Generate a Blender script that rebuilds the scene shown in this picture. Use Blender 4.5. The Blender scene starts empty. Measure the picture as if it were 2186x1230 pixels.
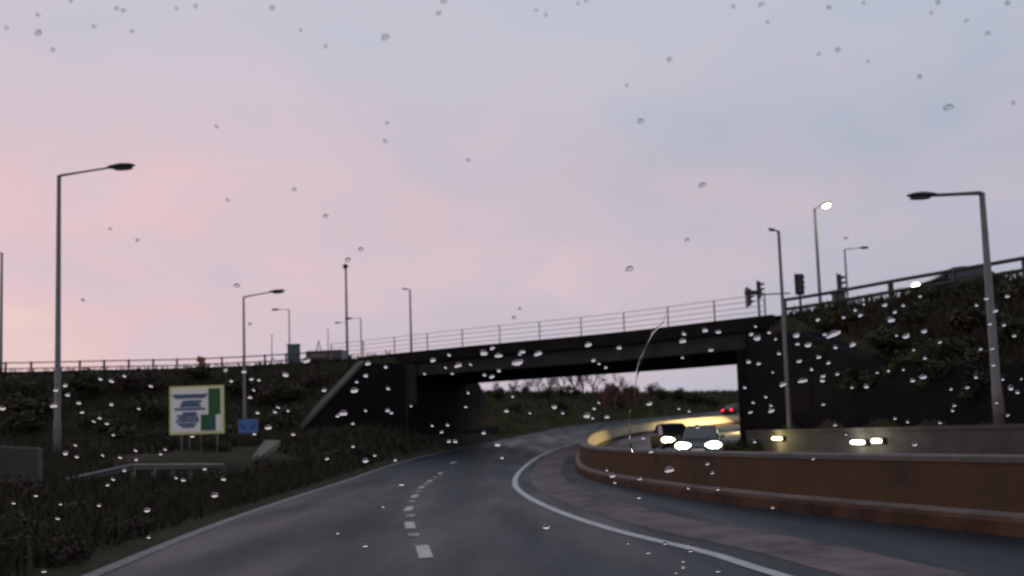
import bpy, math, random
import numpy as np
from mathutils import Vector, Matrix
random.seed(7)
S = bpy.context.scene
COL = S.collection
rad = math.radians

# ------------------------------------------------------------------ camera
FPX, CX, CY = 1716.0, 1093.0, 810.0
PITCH, ROLL, EYE = rad(4.0), rad(1.9), Vector((0, 0, 1.4))
F_ = Vector((0, math.cos(PITCH), math.sin(PITCH)))
R0 = Vector((1, 0, 0)); U0 = Vector((0, -math.sin(PITCH), math.cos(PITCH)))
R_ = R0*math.cos(ROLL) - U0*math.sin(ROLL)
U_ = U0*math.cos(ROLL) + R0*math.sin(ROLL)
cam_d = bpy.data.cameras.new('camera'); cam = bpy.data.objects.new('camera', cam_d); COL.objects.link(cam)
m = Matrix((R_, U_, -F_)).transposed().to_4x4(); m.translation = EYE
cam.matrix_world = m
cam_d.sensor_width = 36; cam_d.lens = 36*FPX/2186
cam_d.shift_y = (CY-615)/2186
cam_d.clip_start = 0.05; cam_d.clip_end = 6000
cam_d.dof.use_dof = True; cam_d.dof.focus_distance = 1.05; cam_d.dof.aperture_fstop = 7.5   # focused just past the wet glass: drops and road both slightly soft
S.camera = cam

# ------------------------------------------------------------------ sky, sun, exposure
SUN_EL, SUN_AZ = rad(7), rad(-62)          # low, well to the left of the road
w = bpy.data.worlds.new('World'); S.world = w; w.use_nodes = True
nt = w.node_tree; nt.nodes.clear()
def N(nt, t, **k):
    n = nt.nodes.new(t)
    for a, b in k.items():
        if a.startswith('i_'): n.inputs[int(a[2:])].default_value = b
        else: setattr(n, a, b)
    return n
def Lk(nt, a, b): nt.links.new(a, b)
def MATH(nt, op, a, b=None, clamp=False):
    n = nt.nodes.new('ShaderNodeMath'); n.operation = op; n.use_clamp = clamp
    for i, v in enumerate((a, b)):
        if v is None: continue
        if isinstance(v, (int, float)): n.inputs[i].default_value = v
        else: nt.links.new(v, n.inputs[i])
    return n.outputs[0]
def srgb(r, g, b):
    f = lambda c: (c/255/12.92) if c/255 <= .04045 else ((c/255+.055)/1.055)**2.4
    return (f(r), f(g), f(b), 1)
def RAMP(nt, fac, stops, interp='EASE'):
    n = nt.nodes.new('ShaderNodeValToRGB'); n.color_ramp.interpolation = interp
    while len(n.color_ramp.elements) < len(stops): n.color_ramp.elements.new(.5)
    for e, (p, c) in zip(n.color_ramp.elements, stops):
        e.position = p; e.color = c
    nt.links.new(fac, n.inputs[0]); return n.outputs[0]
sky = N(nt, 'ShaderNodeTexSky', sky_type='NISHITA', sun_disc=False, sun_elevation=SUN_EL, sun_rotation=SUN_AZ)
tc = N(nt, 'ShaderNodeTexCoord')
sep = N(nt, 'ShaderNodeSeparateXYZ'); Lk(nt, tc.outputs['Generated'], sep.inputs[0])
X, Y, Z = sep.outputs
def cloud(scale, sz, detail, rough, off):
    mp = N(nt, 'ShaderNodeMapping'); mp.inputs['Scale'].default_value = (scale, scale, scale*sz); mp.inputs['Location'].default_value = off
    Lk(nt, tc.outputs['Generated'], mp.inputs[0])
    n = N(nt, 'ShaderNodeTexNoise'); n.inputs['Scale'].default_value = 1; n.inputs['Detail'].default_value = detail; n.inputs['Roughness'].default_value = rough
    n.inputs['Distortion'].default_value = .4
    Lk(nt, mp.outputs[0], n.inputs['Vector']); return n.outputs['Fac']
c1 = cloud(2.6, 2.2, 3, .5, (3.1, 1.7, .4)); c2 = cloud(7, 2.0, 4, .55, (0.3, 5.2, 2.2))
hi = MATH(nt, 'MAXIMUM', MATH(nt, 'SUBTRACT', Z, .24), 0.0)
p = MATH(nt, 'ADD', MATH(nt, 'MULTIPLY', X, -.62), .5)
lowz = MATH(nt, 'MAXIMUM', MATH(nt, 'SUBTRACT', .3, Z), 0.0)
p = MATH(nt, 'SUBTRACT', p, MATH(nt, 'MULTIPLY', hi, .7))
p = MATH(nt, 'SUBTRACT', p, MATH(nt, 'MULTIPLY', MATH(nt, 'MULTIPLY', MATH(nt, 'MAXIMUM', MATH(nt, 'SUBTRACT', X, .22), 0.0), lowz), 4.5))
p = MATH(nt, 'ADD', p, MATH(nt, 'MULTIPLY', MATH(nt, 'SUBTRACT', c1, .5), 1.0))
p = MATH(nt, 'ADD', p, MATH(nt, 'MULTIPLY', MATH(nt, 'SUBTRACT', c2, .5), .6), True)
pink = RAMP(nt, p, [(0, srgb(175, 182, 198)), (.2, srgb(188, 187, 201)), (.42, srgb(203, 192, 203)), (.66, srgb(219, 197, 206)), (.86, srgb(231, 199, 203)), (1, srgb(238, 206, 203))])
mult = MATH(nt, 'ADD', MATH(nt, 'MULTIPLY', MATH(nt, 'SUBTRACT', c2, .5), -.12), 1.0)
vm = N(nt, 'ShaderNodeVectorMath', operation='SCALE'); Lk(nt, pink, vm.inputs[0]); Lk(nt, mult, vm.inputs['Scale'])
topf = N(nt, 'ShaderNodeMapRange', interpolation_type='SMOOTHSTEP'); topf.inputs[1].default_value = .27; topf.inputs[2].default_value = .5; topf.inputs[4].default_value = .6; Lk(nt, Z, topf.inputs[0])
mt = N(nt, 'ShaderNodeMix', data_type='RGBA'); Lk(nt, topf.outputs[0], mt.inputs[0]); Lk(nt, vm.outputs[0], mt.inputs[6]); mt.inputs[7].default_value = srgb(197, 203, 218)
sk = N(nt, 'ShaderNodeVectorMath', operation='SCALE'); Lk(nt, sky.outputs[0], sk.inputs[0]); sk.inputs['Scale'].default_value = .05
mx = N(nt, 'ShaderNodeMix', data_type='RGBA'); mx.inputs[0].default_value = .96
Lk(nt, sk.outputs[0], mx.inputs[6]); Lk(nt, mt.outputs[2], mx.inputs[7])
bg = N(nt, 'ShaderNodeBackground'); bg.inputs[1].default_value = 1.0
wo = N(nt, 'ShaderNodeOutputWorld'); Lk(nt, mx.outputs[2], bg.inputs[0]); Lk(nt, bg.outputs[0], wo.inputs[0])

sd = bpy.data.lights.new('sun', 'SUN'); sd.energy = .12; sd.angle = rad(12); sd.color = (1, .78, .68)
sun = bpy.data.objects.new('sun', sd); COL.objects.link(sun)
sdir = Vector((math.sin(SUN_AZ)*math.cos(SUN_EL), math.cos(SUN_AZ)*math.cos(SUN_EL), math.sin(SUN_EL)))
sun.rotation_euler = (-sdir).to_track_quat('-Z', 'Y').to_euler()
S.view_settings.view_transform = 'Standard'; S.view_settings.look = 'None'
S.view_settings.exposure = 0; S.view_settings.gamma = 1

# ------------------------------------------------------------------ helpers
def ray(u, v): return (F_ + R_*((u-CX)/FPX) + U_*((CY-v)/FPX))
def at(u, v, y):
    d = ray(u, v); return EYE + d*(y/d.y)
def pix(p):
    d = Vector(p)-EYE; z = d.dot(F_)
    if z < .05: return (1093, 1400)
    return (CX + FPX*d.dot(R_)/z, CY - FPX*d.dot(U_)/z)

class MB:
    def __init__(s): s.v = []; s.f = []
    def add(s, vs, fs):
        o = len(s.v); s.v += [tuple(p) for p in vs]; s.f += [tuple(i+o for i in f) for f in fs]; return s
    def box(s, c, d, rz=0, M=None):
        hx, hy, hz = d[0]/2, d[1]/2, d[2]/2
        vs = [Vector((x, y, z)) for x in (-hx, hx) for y in (-hy, hy) for z in (-hz, hz)]
        rot = Matrix.Rotation(rz, 3, 'Z') if M is None else M
        vs = [rot @ q + Vector(c) for q in vs]
        return s.add(vs, [(0, 1, 3, 2), (4, 6, 7, 5), (0, 4, 5, 1), (2, 3, 7, 6), (0, 2, 6, 4), (1, 5, 7, 3)])
    def tube(s, pts, r, n=10, cap=True):
        pts = [Vector(q) for q in pts]; k = len(pts)
        rs = r if isinstance(r, (list, tuple)) else [r]*k
        vs = []; ref = None
        for i, q in enumerate(pts):
            t = (pts[min(i+1, k-1)]-pts[max(i-1, 0)]).normalized()
            if ref is None: ref = Vector((1, 0, 0)) if abs(t.x) < .8 else Vector((0, 1, 0))
            a = (ref - t*ref.dot(t)).normalized(); b = t.cross(a); ref = a
            vs += [q + (a*math.cos(6.28318*j/n) + b*math.sin(6.28318*j/n))*rs[i] for j in range(n)]
        fs = [(i*n+j, i*n+(j+1) % n, (i+1)*n+(j+1) % n, (i+1)*n+j) for i in range(k-1) for j in range(n)]
        if cap: fs += [tuple(range(n-1, -1, -1)), tuple((k-1)*n+j for j in range(n))]
        return s.add(vs, fs)
    def loft(s, rings, closed=True, cap=True):
        n = len(rings[0]); vs = [q for r in rings for q in r]; k = len(rings)
        fs = [(i*n+j, i*n+(j+1) % n, (i+1)*n+(j+1) % n, (i+1)*n+j) for i in range(k-1) for j in range(n if closed else n-1)]
        if cap and closed: fs += [tuple(range(n-1, -1, -1)), tuple((k-1)*n+j for j in range(n))]
        return s.add(vs, fs)
    def build(s, name, mat, parent=None, smooth=False, bevel=0, fix=True):
        me = bpy.data.meshes.new(name); me.from_pydata(s.v, [], s.f)
        if fix:
            import bmesh
            b = bmesh.new(); b.from_mesh(me); bmesh.ops.recalc_face_normals(b, faces=b.faces); b.to_mesh(me); b.free()
        me.materials.append(mat)
        if smooth: me.polygons.foreach_set('use_smooth', [True]*len(me.polygons))
        me.update()
        o = bpy.data.objects.new(name, me); COL.objects.link(o)
        if parent: o.parent = parent
        if bevel:
            q = o.modifiers.new('bevel', 'BEVEL'); q.width = bevel; q.segments = 2; q.limit_method = 'ANGLE'
        return o
def tag(o, label=None, cat=None, group=None, kind=None):
    for k, v in (('label', label), ('category', cat), ('group', group), ('kind', kind)):
        if v: o[k] = v
    return o
def empty(name, loc=(0, 0, 0), rz=0):
    o = bpy.data.objects.new(name, None); COL.objects.link(o); o.location = loc; o.rotation_euler = (0, 0, rz); o.empty_display_size = .2; return o
def copy_tree(o, parent=None):
    c = o.copy(); COL.objects.link(c)
    if parent: c.parent = parent
    for ch in list(o.children): copy_tree(ch, c)
    return c

# polylines (plan)
def smooth_poly(pts, n=6):
    P = [Vector((a[0], a[1])) for a in pts]; out = []
    for i in range(len(P)-1):
        p0 = P[max(i-1, 0)]; p1 = P[i]; p2 = P[i+1]; p3 = P[min(i+2, len(P)-1)]
        for j in range(n):
            t = j/n
            out.append(.5*((2*p1)+(p2-p0)*t+(2*p0-5*p1+4*p2-p3)*t*t+(3*p1-p0-3*p2+p3)*t**3))
    out.append(P[-1]); return out
def resample(poly, n):
    d = [0]
    for a, b in zip(poly, poly[1:]): d.append(d[-1]+(b-a).length)
    out = []
    for k in range(n):
        t = d[-1]*k/(n-1); i = max(j for j in range(len(d)) if d[j] <= t+1e-9); i = min(i, len(poly)-2)
        f = (t-d[i])/max(1e-9, d[i+1]-d[i]); out.append(poly[i].lerp(poly[i+1], min(1, f)))
    return out
def offs(poly, d):
    out = []; k = len(poly)
    for i in range(k):
        t = (poly[min(i+1, k-1)]-poly[max(i-1, 0)]).normalized()
        out.append(poly[i]+Vector((-t.y, t.x))*d)
    return out
def clip_y(poly, y0, y1): return [q for q in poly if y0 <= q.y <= y1]
def sdist(px, py, poly):
    best = np.full(px.shape, 1e18); sg = np.zeros(px.shape); ny = np.zeros(px.shape)
    for a, b in zip(poly, poly[1:]):
        dx, dy = b.x-a.x, b.y-a.y; l2 = dx*dx+dy*dy
        if l2 < 1e-9: continue
        t = np.clip(((px-a.x)*dx+(py-a.y)*dy)/l2, 0, 1)
        qx, qy = a.x+t*dx, a.y+t*dy
        d = (px-qx)**2+(py-qy)**2
        mask = d < best
        best = np.where(mask, d, best); sg = np.where(mask, np.sign(dx*(py-a.y)-dy*(px-a.x)), sg); ny = np.where(mask, qy, ny)
    return np.sqrt(best)*sg, ny

Lp = smooth_poly([(-1.6, -16), (-2.9, -6), (-3.9, 2), (-4.77, 8.9), (-5.46, 15.8), (-5.9, 25.8), (-6.05, 35.5), (-5.4, 43), (-4.2, 49.5), (-1.8, 61), (1.5, 75.5), (5.3, 85.5), (12, 92), (27.5, 101), (50, 110), (78, 116)])
Rp = smooth_poly([(7.2, -16), (5.4, -4), (3.6, 3), (2.5, 7.5), (2.16, 9.2), (1.4, 11.6), (.74, 14.8), (.19, 19.2), (-.02, 24), (.2, 31), (.85, 38.3), (1.75, 44.2), (3.6, 53), (6.4, 63.5), (9.9, 72.5), (16, 81), (30, 91), (52, 100.5), (78, 107)])
Bp = smooth_poly([(12, -8), (9.4, 1.5), (7.9, 6.2), (6.15, 10.2), (4.3, 15.2), (3.1, 21), (2.62, 26), (2.8, 32), (3.4, 39), (4.6, 47), (6.9, 57), (9.6, 65), (13.2, 72.2), (18.5, 79), (30, 87.5), (52, 97), (78, 104)])
Wp = smooth_poly([(34, -10), (24, 2), (18, 9), (14.6, 14), (12.8, 19), (11.9, 25), (11.65, 31), (11.55, 36), (11.6, 40.3)])
W2 = smooth_poly([(34, -10), (24, 2), (18, 9), (14.6, 14), (12.8, 19), (11.9, 25), (11.65, 31), (11.55, 36), (11.6, 41.3), (14.1, 50.5), (18, 59), (24, 67), (34, 75.5), (54, 85), (78, 92)])
Up = smooth_poly([(-95, 36), (-70, 45), (-50, 52), (-35.3, 55.5), (-29.2, 56.2), (-23, 57), (-16, 56), (-11, 54.2), (-9.2, 53.2), (-2.7, 49.5), (5.5, 45.3), (11.2, 41.3), (14.2, 39), (17, 35.2), (20, 31.3), (26, 23), (31, 12), (35, -6), (38, -20)])
Al = [Vector(q) for q in ((-30, 36), (-19, 41.5), (-12.5, 46.3), (-6.3, 51.6), (-3.5, 60.6), (-1.2, 70))]
Ar = [Vector(q) for q in ((20, 8), (15.4, 19.5), (13.5, 29.5), (12.0, 41.2), (14.6, 50.5), (18.5, 59))]
def zr1(y):
    z = .034*2.5*math.log1p(math.exp(min((y-33)/2.5, 60))) if y < 140 else .034*(y-33)
    if y > 72: z += .0016*(min(y, 102)-72)**2
    return z
def zrv(y):
    y = np.asarray(y, float); z = .034*2.5*np.log1p(np.exp(np.minimum((y-33)/2.5, 60)))
    return z+np.where(y > 72, .0016*(np.minimum(y, 102)-72)**2, 0)
def vnoise(x, y):
    return (np.sin(x*.9+1.3*np.sin(y*.7))*np.cos(y*1.1+np.sin(x*.5))*.5+np.sin(x*2.3+y*1.7)*np.sin(y*2.9-x*1.1)*.3+np.sin(x*5.1-y*3.3)*np.cos(y*4.7+x*2.2)*.2)
def height(px, py):
    px = np.asarray(px, float); py = np.asarray(py, float)
    sL, nyl = sdist(px, py, Lp); sW, nyw = sdist(px, py, W2); sW = -sW
    e, _ = sdist(px, py, Up); e = -e
    a, _ = sdist(px, py, Al); b, _ = sdist(px, py, Ar); b = -b
    zl = zrv(nyl)
    k = np.clip((py-24)/20, 0, 1); slope = .085+k*.35
    verge = np.minimum(slope*np.maximum(sL, 0), .95+.45*k)
    low = zl+verge
    plat = np.where(e > .6, 6.72-.62*(e-.6), np.where(e > -11.5, 6.72, 6.3))
    far = np.minimum(6.1, zl+.2+np.clip(.62*(sL-2.2), 0, 9))
    plat = np.where(py > 61, np.minimum(plat, np.where((px > -22+0*px) & (e < 0), far, plat)), plat)
    ta = np.clip((a-.35)/.5, 0, 1)
    left = np.where(py > 66, np.maximum(far, 0), low+(np.maximum(plat, low)-low)*ta)
    tb = np.clip((b-.35)/.5, 0, 1)
    lowr = zrv(np.minimum(nyw, 60))+1.0*np.clip(sW/.6, 0, 1)
    farr = np.minimum(6.3, zrv(nyw)+.55*np.maximum(sW-1, 0))
    platr = np.where(e > .6, 6.72-.6*(e-.6), np.where(e > -11.5, 6.72, 6.3))
    right = np.where(py > 56, farr, lowr+(np.maximum(platr, lowr)-lowr)*tb)
    inside = (sL <= 0) & (sW <= 0)
    ins = zrv(py)-.18
    z = np.where(inside, ins, np.where(sL > 0, left, right))
    nz = vnoise(px, py)
    amp = np.where(inside, 0, np.clip(np.minimum(np.maximum(sL, sW)-.4, 2.5), 0, 2.5)/2.5)
    amp = amp*np.where((e < .8) & (e > -12), 0, .16)
    return z+nz*amp
def hz(x, y): return float(height(np.array([x]), np.array([y]))[0])

# ------------------------------------------------------------------ materials
def mat(name, color, rough=.8, var=0, scale=3, spec=.5, metal=0, bump=0, bscale=30, stops=None, coat=0):
    M = bpy.data.materials.new(name); M.use_nodes = True; t = M.node_tree
    b = t.nodes['Principled BSDF']; b.inputs['Base Color'].default_value = (*color[:3], 1)
    b.inputs['Roughness'].default_value = rough; b.inputs['Specular IOR Level'].default_value = spec; b.inputs['Metallic'].default_value = metal
    b.inputs['Coat Weight'].default_value = coat
    if var or bump:
        c = t.nodes.new('ShaderNodeTexCoord')
    if var:
        n = t.nodes.new('ShaderNodeTexNoise'); n.inputs['Scale'].default_value = scale; n.inputs['Detail'].default_value = 6; n.inputs['Roughness'].default_value = .65
        t.links.new(c.outputs['Object'], n.inputs['Vector'])
        c0 = tuple(q*(1-var) for q in color[:3])+(1,); c1_ = tuple(min(1, q*(1+var)) for q in color[:3])+(1,)
        r = RAMP(t, n.outputs['Fac'], stops or [(.3, c0), (.7, c1_)], 'LINEAR')
        t.links.new(r, b.inputs['Base Color'])
    if bump:
        n2 = t.nodes.new('ShaderNodeTexNoise'); n2.inputs['Scale'].default_value = bscale; n2.inputs['Detail'].default_value = 4
        t.links.new(c.outputs['Object'], n2.inputs['Vector'])
        bp = t.nodes.new('ShaderNodeBump'); bp.inputs['Strength'].default_value = bump; bp.inputs['Distance'].default_value = .02
        t.links.new(n2.outputs['Fac'], bp.inputs['Height']); t.links.new(bp.outputs[0], b.inputs['Normal'])
    return M
def emis(name, color, strength):
    M = bpy.data.materials.new(name); M.use_nodes = True; b = M.node_tree.nodes['Principled BSDF']
    b.inputs['Base Color'].default_value = (*color, 1); b.inputs['Emission Color'].default_value = (*color, 1); b.inputs['Emission Strength'].default_value = strength
    return M
def asphalt(name, col, rlo, rhi):
    M = mat(name, col, .4, .28, .35, bump=.25, bscale=60, spec=.17); t = M.node_tree; b = t.nodes['Principled BSDF']
    c = t.nodes.new('ShaderNodeTexCoord'); mp = t.nodes.new('ShaderNodeMapping'); mp.inputs['Scale'].default_value = (1.1, .16, 1)
    t.links.new(c.outputs['Object'], mp.inputs[0])
    n = t.nodes.new('ShaderNodeTexNoise'); n.inputs['Scale'].default_value = .8; n.inputs['Detail'].default_value = 5
    t.links.new(mp.outputs[0], n.inputs['Vector'])
    mr = t.nodes.new('ShaderNodeMapRange'); mr.inputs[1].default_value = .35; mr.inputs[2].default_value = .65; mr.inputs[3].default_value = rlo; mr.inputs[4].default_value = rhi
    t.links.new(n.outputs['Fac'], mr.inputs[0]); t.links.new(mr.outputs[0], b.inputs['Roughness'])
    mu = t.nodes.new('ShaderNodeMapping'); mu.inputs['Scale'].default_value = (14, 5, 1); t.links.new(c.outputs['UV'], mu.inputs[0])     # worn wheel tracks along the lanes
    nu = t.nodes.new('ShaderNodeTexNoise'); nu.inputs['Scale'].default_value = 1; nu.inputs['Detail'].default_value = 3; t.links.new(mu.outputs[0], nu.inputs['Vector'])
    ng = t.nodes.new('ShaderNodeTexNoise'); ng.inputs['Scale'].default_value = 90; ng.inputs['Detail'].default_value = 2; t.links.new(c.outputs['Object'], ng.inputs['Vector'])
    old = b.inputs['Base Color'].links[0].from_socket
    f1 = MATH(t, 'ADD', MATH(t, 'MULTIPLY', nu.outputs['Fac'], 1.5), .25); f2 = MATH(t, 'ADD', MATH(t, 'MULTIPLY', ng.outputs['Fac'], 1.0), .5)
    vs_ = t.nodes.new('ShaderNodeVectorMath'); vs_.operation = 'SCALE'; t.links.new(old, vs_.inputs[0]); t.links.new(MATH(t, 'MULTIPLY', f1, f2), vs_.inputs['Scale'])
    t.links.new(vs_.outputs[0], b.inputs['Base Color'])
    return M
M_road = asphalt('asphalt', (.015, .0225, .03), .4, .64)
M_strip = mat('worn_red_surfacing', (.13, .098, .1), .75, .5, .9, spec=.15, bump=.2, stops=[(.36, (.035, .034, .038, 1)), (.47, (.1, .083, .087, 1)), (.7, (.155, .128, .134, 1))])
M_line = mat('road_paint', (.36, .38, .39), .6, .3, 4)
M_dash = mat('worn_road_paint', (.36, .37, .35), .6, .4, 6)
M_edge = mat('faded_edge_paint', (.13, .13, .135), .7, .4, 2)
M_kerb = mat('kerb_concrete', (.07, .068, .065), .8, .3, 2)
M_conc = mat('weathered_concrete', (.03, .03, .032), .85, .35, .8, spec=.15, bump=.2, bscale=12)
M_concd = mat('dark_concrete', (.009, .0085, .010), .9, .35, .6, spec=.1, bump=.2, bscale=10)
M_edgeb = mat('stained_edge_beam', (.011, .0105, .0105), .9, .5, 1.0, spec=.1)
M_wall = mat('grey_wall_concrete', (0.072, 0.0708, 0.0672), .8, .35, .7, spec=.2, bump=.15, bscale=15)
M_rust = mat('rust_brown_panel', (.08, .045, .028), .85, .5, 1.1, spec=.12, bump=.25, bscale=9, stops=[(.3, (.045, .034, .026, 1)), (.45, (.066, .043, .029, 1)), (.55, (.074, .044, .029, 1)), (.72, (.088, .047, .03, 1))])
M_rust2 = mat('red_brown_plinth', (.062, .037, .026), .85, .6, 1.3, spec=.15)
M_cope = mat('barrier_coping', (.08, .075, .07), .7, .3, 2)
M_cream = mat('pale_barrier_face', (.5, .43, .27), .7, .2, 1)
M_galv = mat('galvanised_steel', (.1, .104, .108), .5, .2, 8, metal=.3)
M_pole = mat('grey_lamp_post', (.11, .108, .11), .55, .2, 3)
M_post = mat('sign_post_steel', (.2, .205, .21), .5, .2, 5)
M_dark = mat('dark_grey_metal', (.02, .019, .022), .5)
M_lens = mat('lamp_lens', (.1, .1, .1), .3)
M_rail = mat('dark_railing_steel', (.035, .033, .036), .6)
M_railg = mat('grey_railing_steel', (.1, .1, .11), .5)
M_soil = mat('rough_verge_soil', (0.0396, 0.0342, 0.0234), .95, .5, .5, spec=.1, bump=.5, bscale=8, stops=[(.3, (0.018, 0.0162, 0.0126, 1)), (.5, (0.0288, 0.0288, 0.0162, 1)), (.7, (0.0432, 0.0342, 0.0252, 1))])
M_ground = mat('far_ground', (.03, .033, .02), .95, .4, .05)
def leafmat(name, a, b):
    M = bpy.data.materials.new(name); M.use_nodes = True; t = M.node_tree; q = t.nodes['Principled BSDF']
    o = t.nodes.new('ShaderNodeNewGeometry'); r = RAMP(t, o.outputs['Random Per Island'], [(0, (*a, 1)), (1, (*b, 1))], 'LINEAR')
    t.links.new(r, q.inputs['Base Color']); q.inputs['Roughness'].default_value = .7; q.inputs['Specular IOR Level'].default_value = .2; return M
M_grass = leafmat('verge_grass', (.019, .018, .01), (.04, .036, .019))
M_grassf = leafmat('far_bank_grass', (.035, .04, .017), (.09, .092, .036))
M_leafs = [leafmat('shrub_green', (0.0112, 0.0176, 0.008), (0.0416, 0.0544, 0.0192)), leafmat('shrub_olive', (0.0192, 0.0192, 0.0096), (0.0576, 0.0512, 0.0224)), leafmat('shrub_brown', (0.0192, 0.0144, 0.0096), (0.0544, 0.0384, 0.0256))]
M_twig = mat('bare_twigs', (.13, .05, .045), .9)
M_bark = mat('shrub_bark', (.03, .024, .018), .9)
M_white = mat('sign_white', (.8, .8, .78), .5)
M_yel = mat('sign_yellow_border', (.62, .66, .28), .5)
M_green = mat('sign_green', (.008, .09, .016), .5)
M_teal = mat('sign_teal_patch', (.01, .09, .11), .5)
M_blue = mat('sign_blue_lettering', (.07, .12, .22), .5, .2, 6)
M_blue2 = mat('blue_sign_face', (.06, .15, .4), .5)
M_blued = mat('blue_sign_marks', (.025, .06, .25), .5)
M_orange = mat('orange_plate', (.4, .17, .02), .6)
M_cab = mat('cabinet_green', (.05, .075, .085), .6, .2, 2)
M_glassd = mat('car_glass', (.01, .012, .014), .08)
M_tyre = mat('tyre', (.012, .012, .012), .8)
M_rim = mat('wheel_rim', (.2, .2, .2), .4, metal=.6)
M_head = emis('lit_headlight', (1, .96, .82), 9)
M_tail = emis('lit_tail_light', (1, .015, .03), 5.0)
M_off = mat('unlit_lamp', (.15, .15, .15), .2)
M_lamp = emis('lit_street_lamp', (1, .93, .62), 12)
M_wglow = emis('wall_glow_strip', (1, .84, .42), 7)  # emission for the added glow strips on the verge wall
M_wglow2 = emis('wall_glow_strip_pale', (1, .97, .8), 7)
M_redl = emis('red_aspect', (1, .12, .08), 1.2)
M_water = bpy.data.materials.new('rain_water'); M_water.use_nodes = True
_b = M_water.node_tree.nodes['Principled BSDF']; _b.inputs['Transmission Weight'].default_value = 1; _b.inputs['Roughness'].default_value = 0; _b.inputs['IOR'].default_value = 1.33

# labels made unique from what a thing stands next to
LAND = {'the head of the tall left lamp post': (255, 360), 'the tall left lamp post': (126, 560), 'the pole at the left edge': (5, 650),
 'the white and green road sign': (420, 875), 'the small blue sign': (530, 910), 'the second left lamp head': (585, 627), 'the foot of the left lamp post': (126, 960),
 'the camera mast': (738, 600), 'the slim lamp over the bridge': (875, 640), 'the upright grey cabinet': (627, 745), 'the dark car on the left ramp': (695, 758),
 'the sloping left wing wall': (735, 860), 'the left abutment': (900, 860), 'the bridge beam': (1050, 765), 'the middle of the bridge': (1280, 740), 'the bare trees': (1270, 810),
 'the oncoming headlights': (1490, 955), 'the red tail lights': (1548, 873), 'the right abutment': (1620, 790), 'the lit street lamp': (1752, 447),
 'the large right lamp head': (1970, 410), 'the large right lamp pole': (2120, 700), 'the middle traffic signal': (1705, 605), 'the right traffic signal': (1787, 603),
 'the left traffic signal': (1610, 615), 'the car light on the upper road': (1945, 602), 'the bend of the brown barrier': (1270, 985), 'the brown barrier': (1480, 1030), 'the right end of the brown barrier': (2050, 1040),
 'the yellow wall glow': (1670, 933), 'the pale wall glows': (1860, 942), 'the nearest lane dash': (905, 1178), 'the left road edge': (480, 1100), 'the bend of the white line': (1095, 1030),
 'the top left corner': (0, 0), 'the top right corner': (2186, 0), 'the top edge centre': (1093, 0), 'the open sky centre': (1080, 360), 'the left bank fence': (300, 775), 'the dark right bank': (1930, 790), 'the left grass bank': (260, 860),
 'the pale guardrail': (380, 990), 'the bottom left corner': (0, 1230), 'the bottom right corner': (2186, 1230), 'the bottom edge centre': (1093, 1230), 'the lower white line': (1460, 1175), 'the right wall foot': (1790, 860), 'the right edge bank': (2160, 800), 'the far bank': (1120, 870), 'the sky over the right lamps': (1420, 420), 'the top of the left sky': (550, 60), 'the top of the right sky': (1700, 60)}
PEND = []
ORD = ['nearest', 'second nearest', 'third nearest', 'fourth nearest', 'fifth nearest', 'sixth nearest', 'seventh nearest', 'eighth nearest', 'ninth nearest', 'tenth nearest', 'eleventh nearest', 'twelfth nearest']
def later(o, prefix, p): PEND.append((o, prefix, pix(p)))
def finish_labels():
    groups = {}
    for o, pre, (u, v) in PEND:
        nm = min(LAND, key=lambda k: (LAND[k][0]-u)**2+(LAND[k][1]-v)**2)
        du, dv = u-LAND[nm][0], v-LAND[nm][1]; d = math.hypot(du, dv)
        if d < 12: w_ = 'over'
        else:
            w_ = ['right of', 'below right of', 'below', 'below left of', 'left of', 'above left of', 'above', 'above right of'][int(((math.degrees(math.atan2(dv, du))+382.5) % 360)//45)]
        groups.setdefault((pre, w_, nm), []).append((d, o))
    for (pre, w_, nm), ls in groups.items():
        ls.sort(key=lambda q: q[0])
        for i, (d, o) in enumerate(ls):
            o['label'] = f'{pre}, {w_} {nm}' if len(ls) == 1 else f'{pre}, {ORD[min(i, 11)]} {w_} {nm}'

# ------------------------------------------------------------------ ground
gb = MB(); gb.add([(-2500, -600, -.9), (2500, -600, -.9), (2500, 4000, -.9), (-2500, 4000, -.9)], [(0, 1, 2, 3)])
tag(gb.build('ground', M_ground), kind='structure')
xs = np.arange(-96, 80.01, .5); ys = np.arange(-16, 150.01, .5)
GX, GY = np.meshgrid(xs, ys); H = height(GX.ravel(), GY.ravel())
nx, ny = len(xs), len(ys)
me = bpy.data.meshes.new('terrain')
co = np.stack([GX.ravel(), GY.ravel(), H], 1)
idx = np.arange(nx*ny).reshape(ny, nx)
fa = np.stack([idx[:-1, :-1].ravel(), idx[:-1, 1:].ravel(), idx[1:, 1:].ravel(), idx[1:, :-1].ravel()], 1)
me.from_pydata(co.tolist(), [], fa.tolist()); me.materials.append(M_soil)
me.polygons.foreach_set('use_smooth', [True]*len(me.polygons))
to = bpy.data.objects.new('terrain', me); COL.objects.link(to); tag(to, kind='structure')

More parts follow.
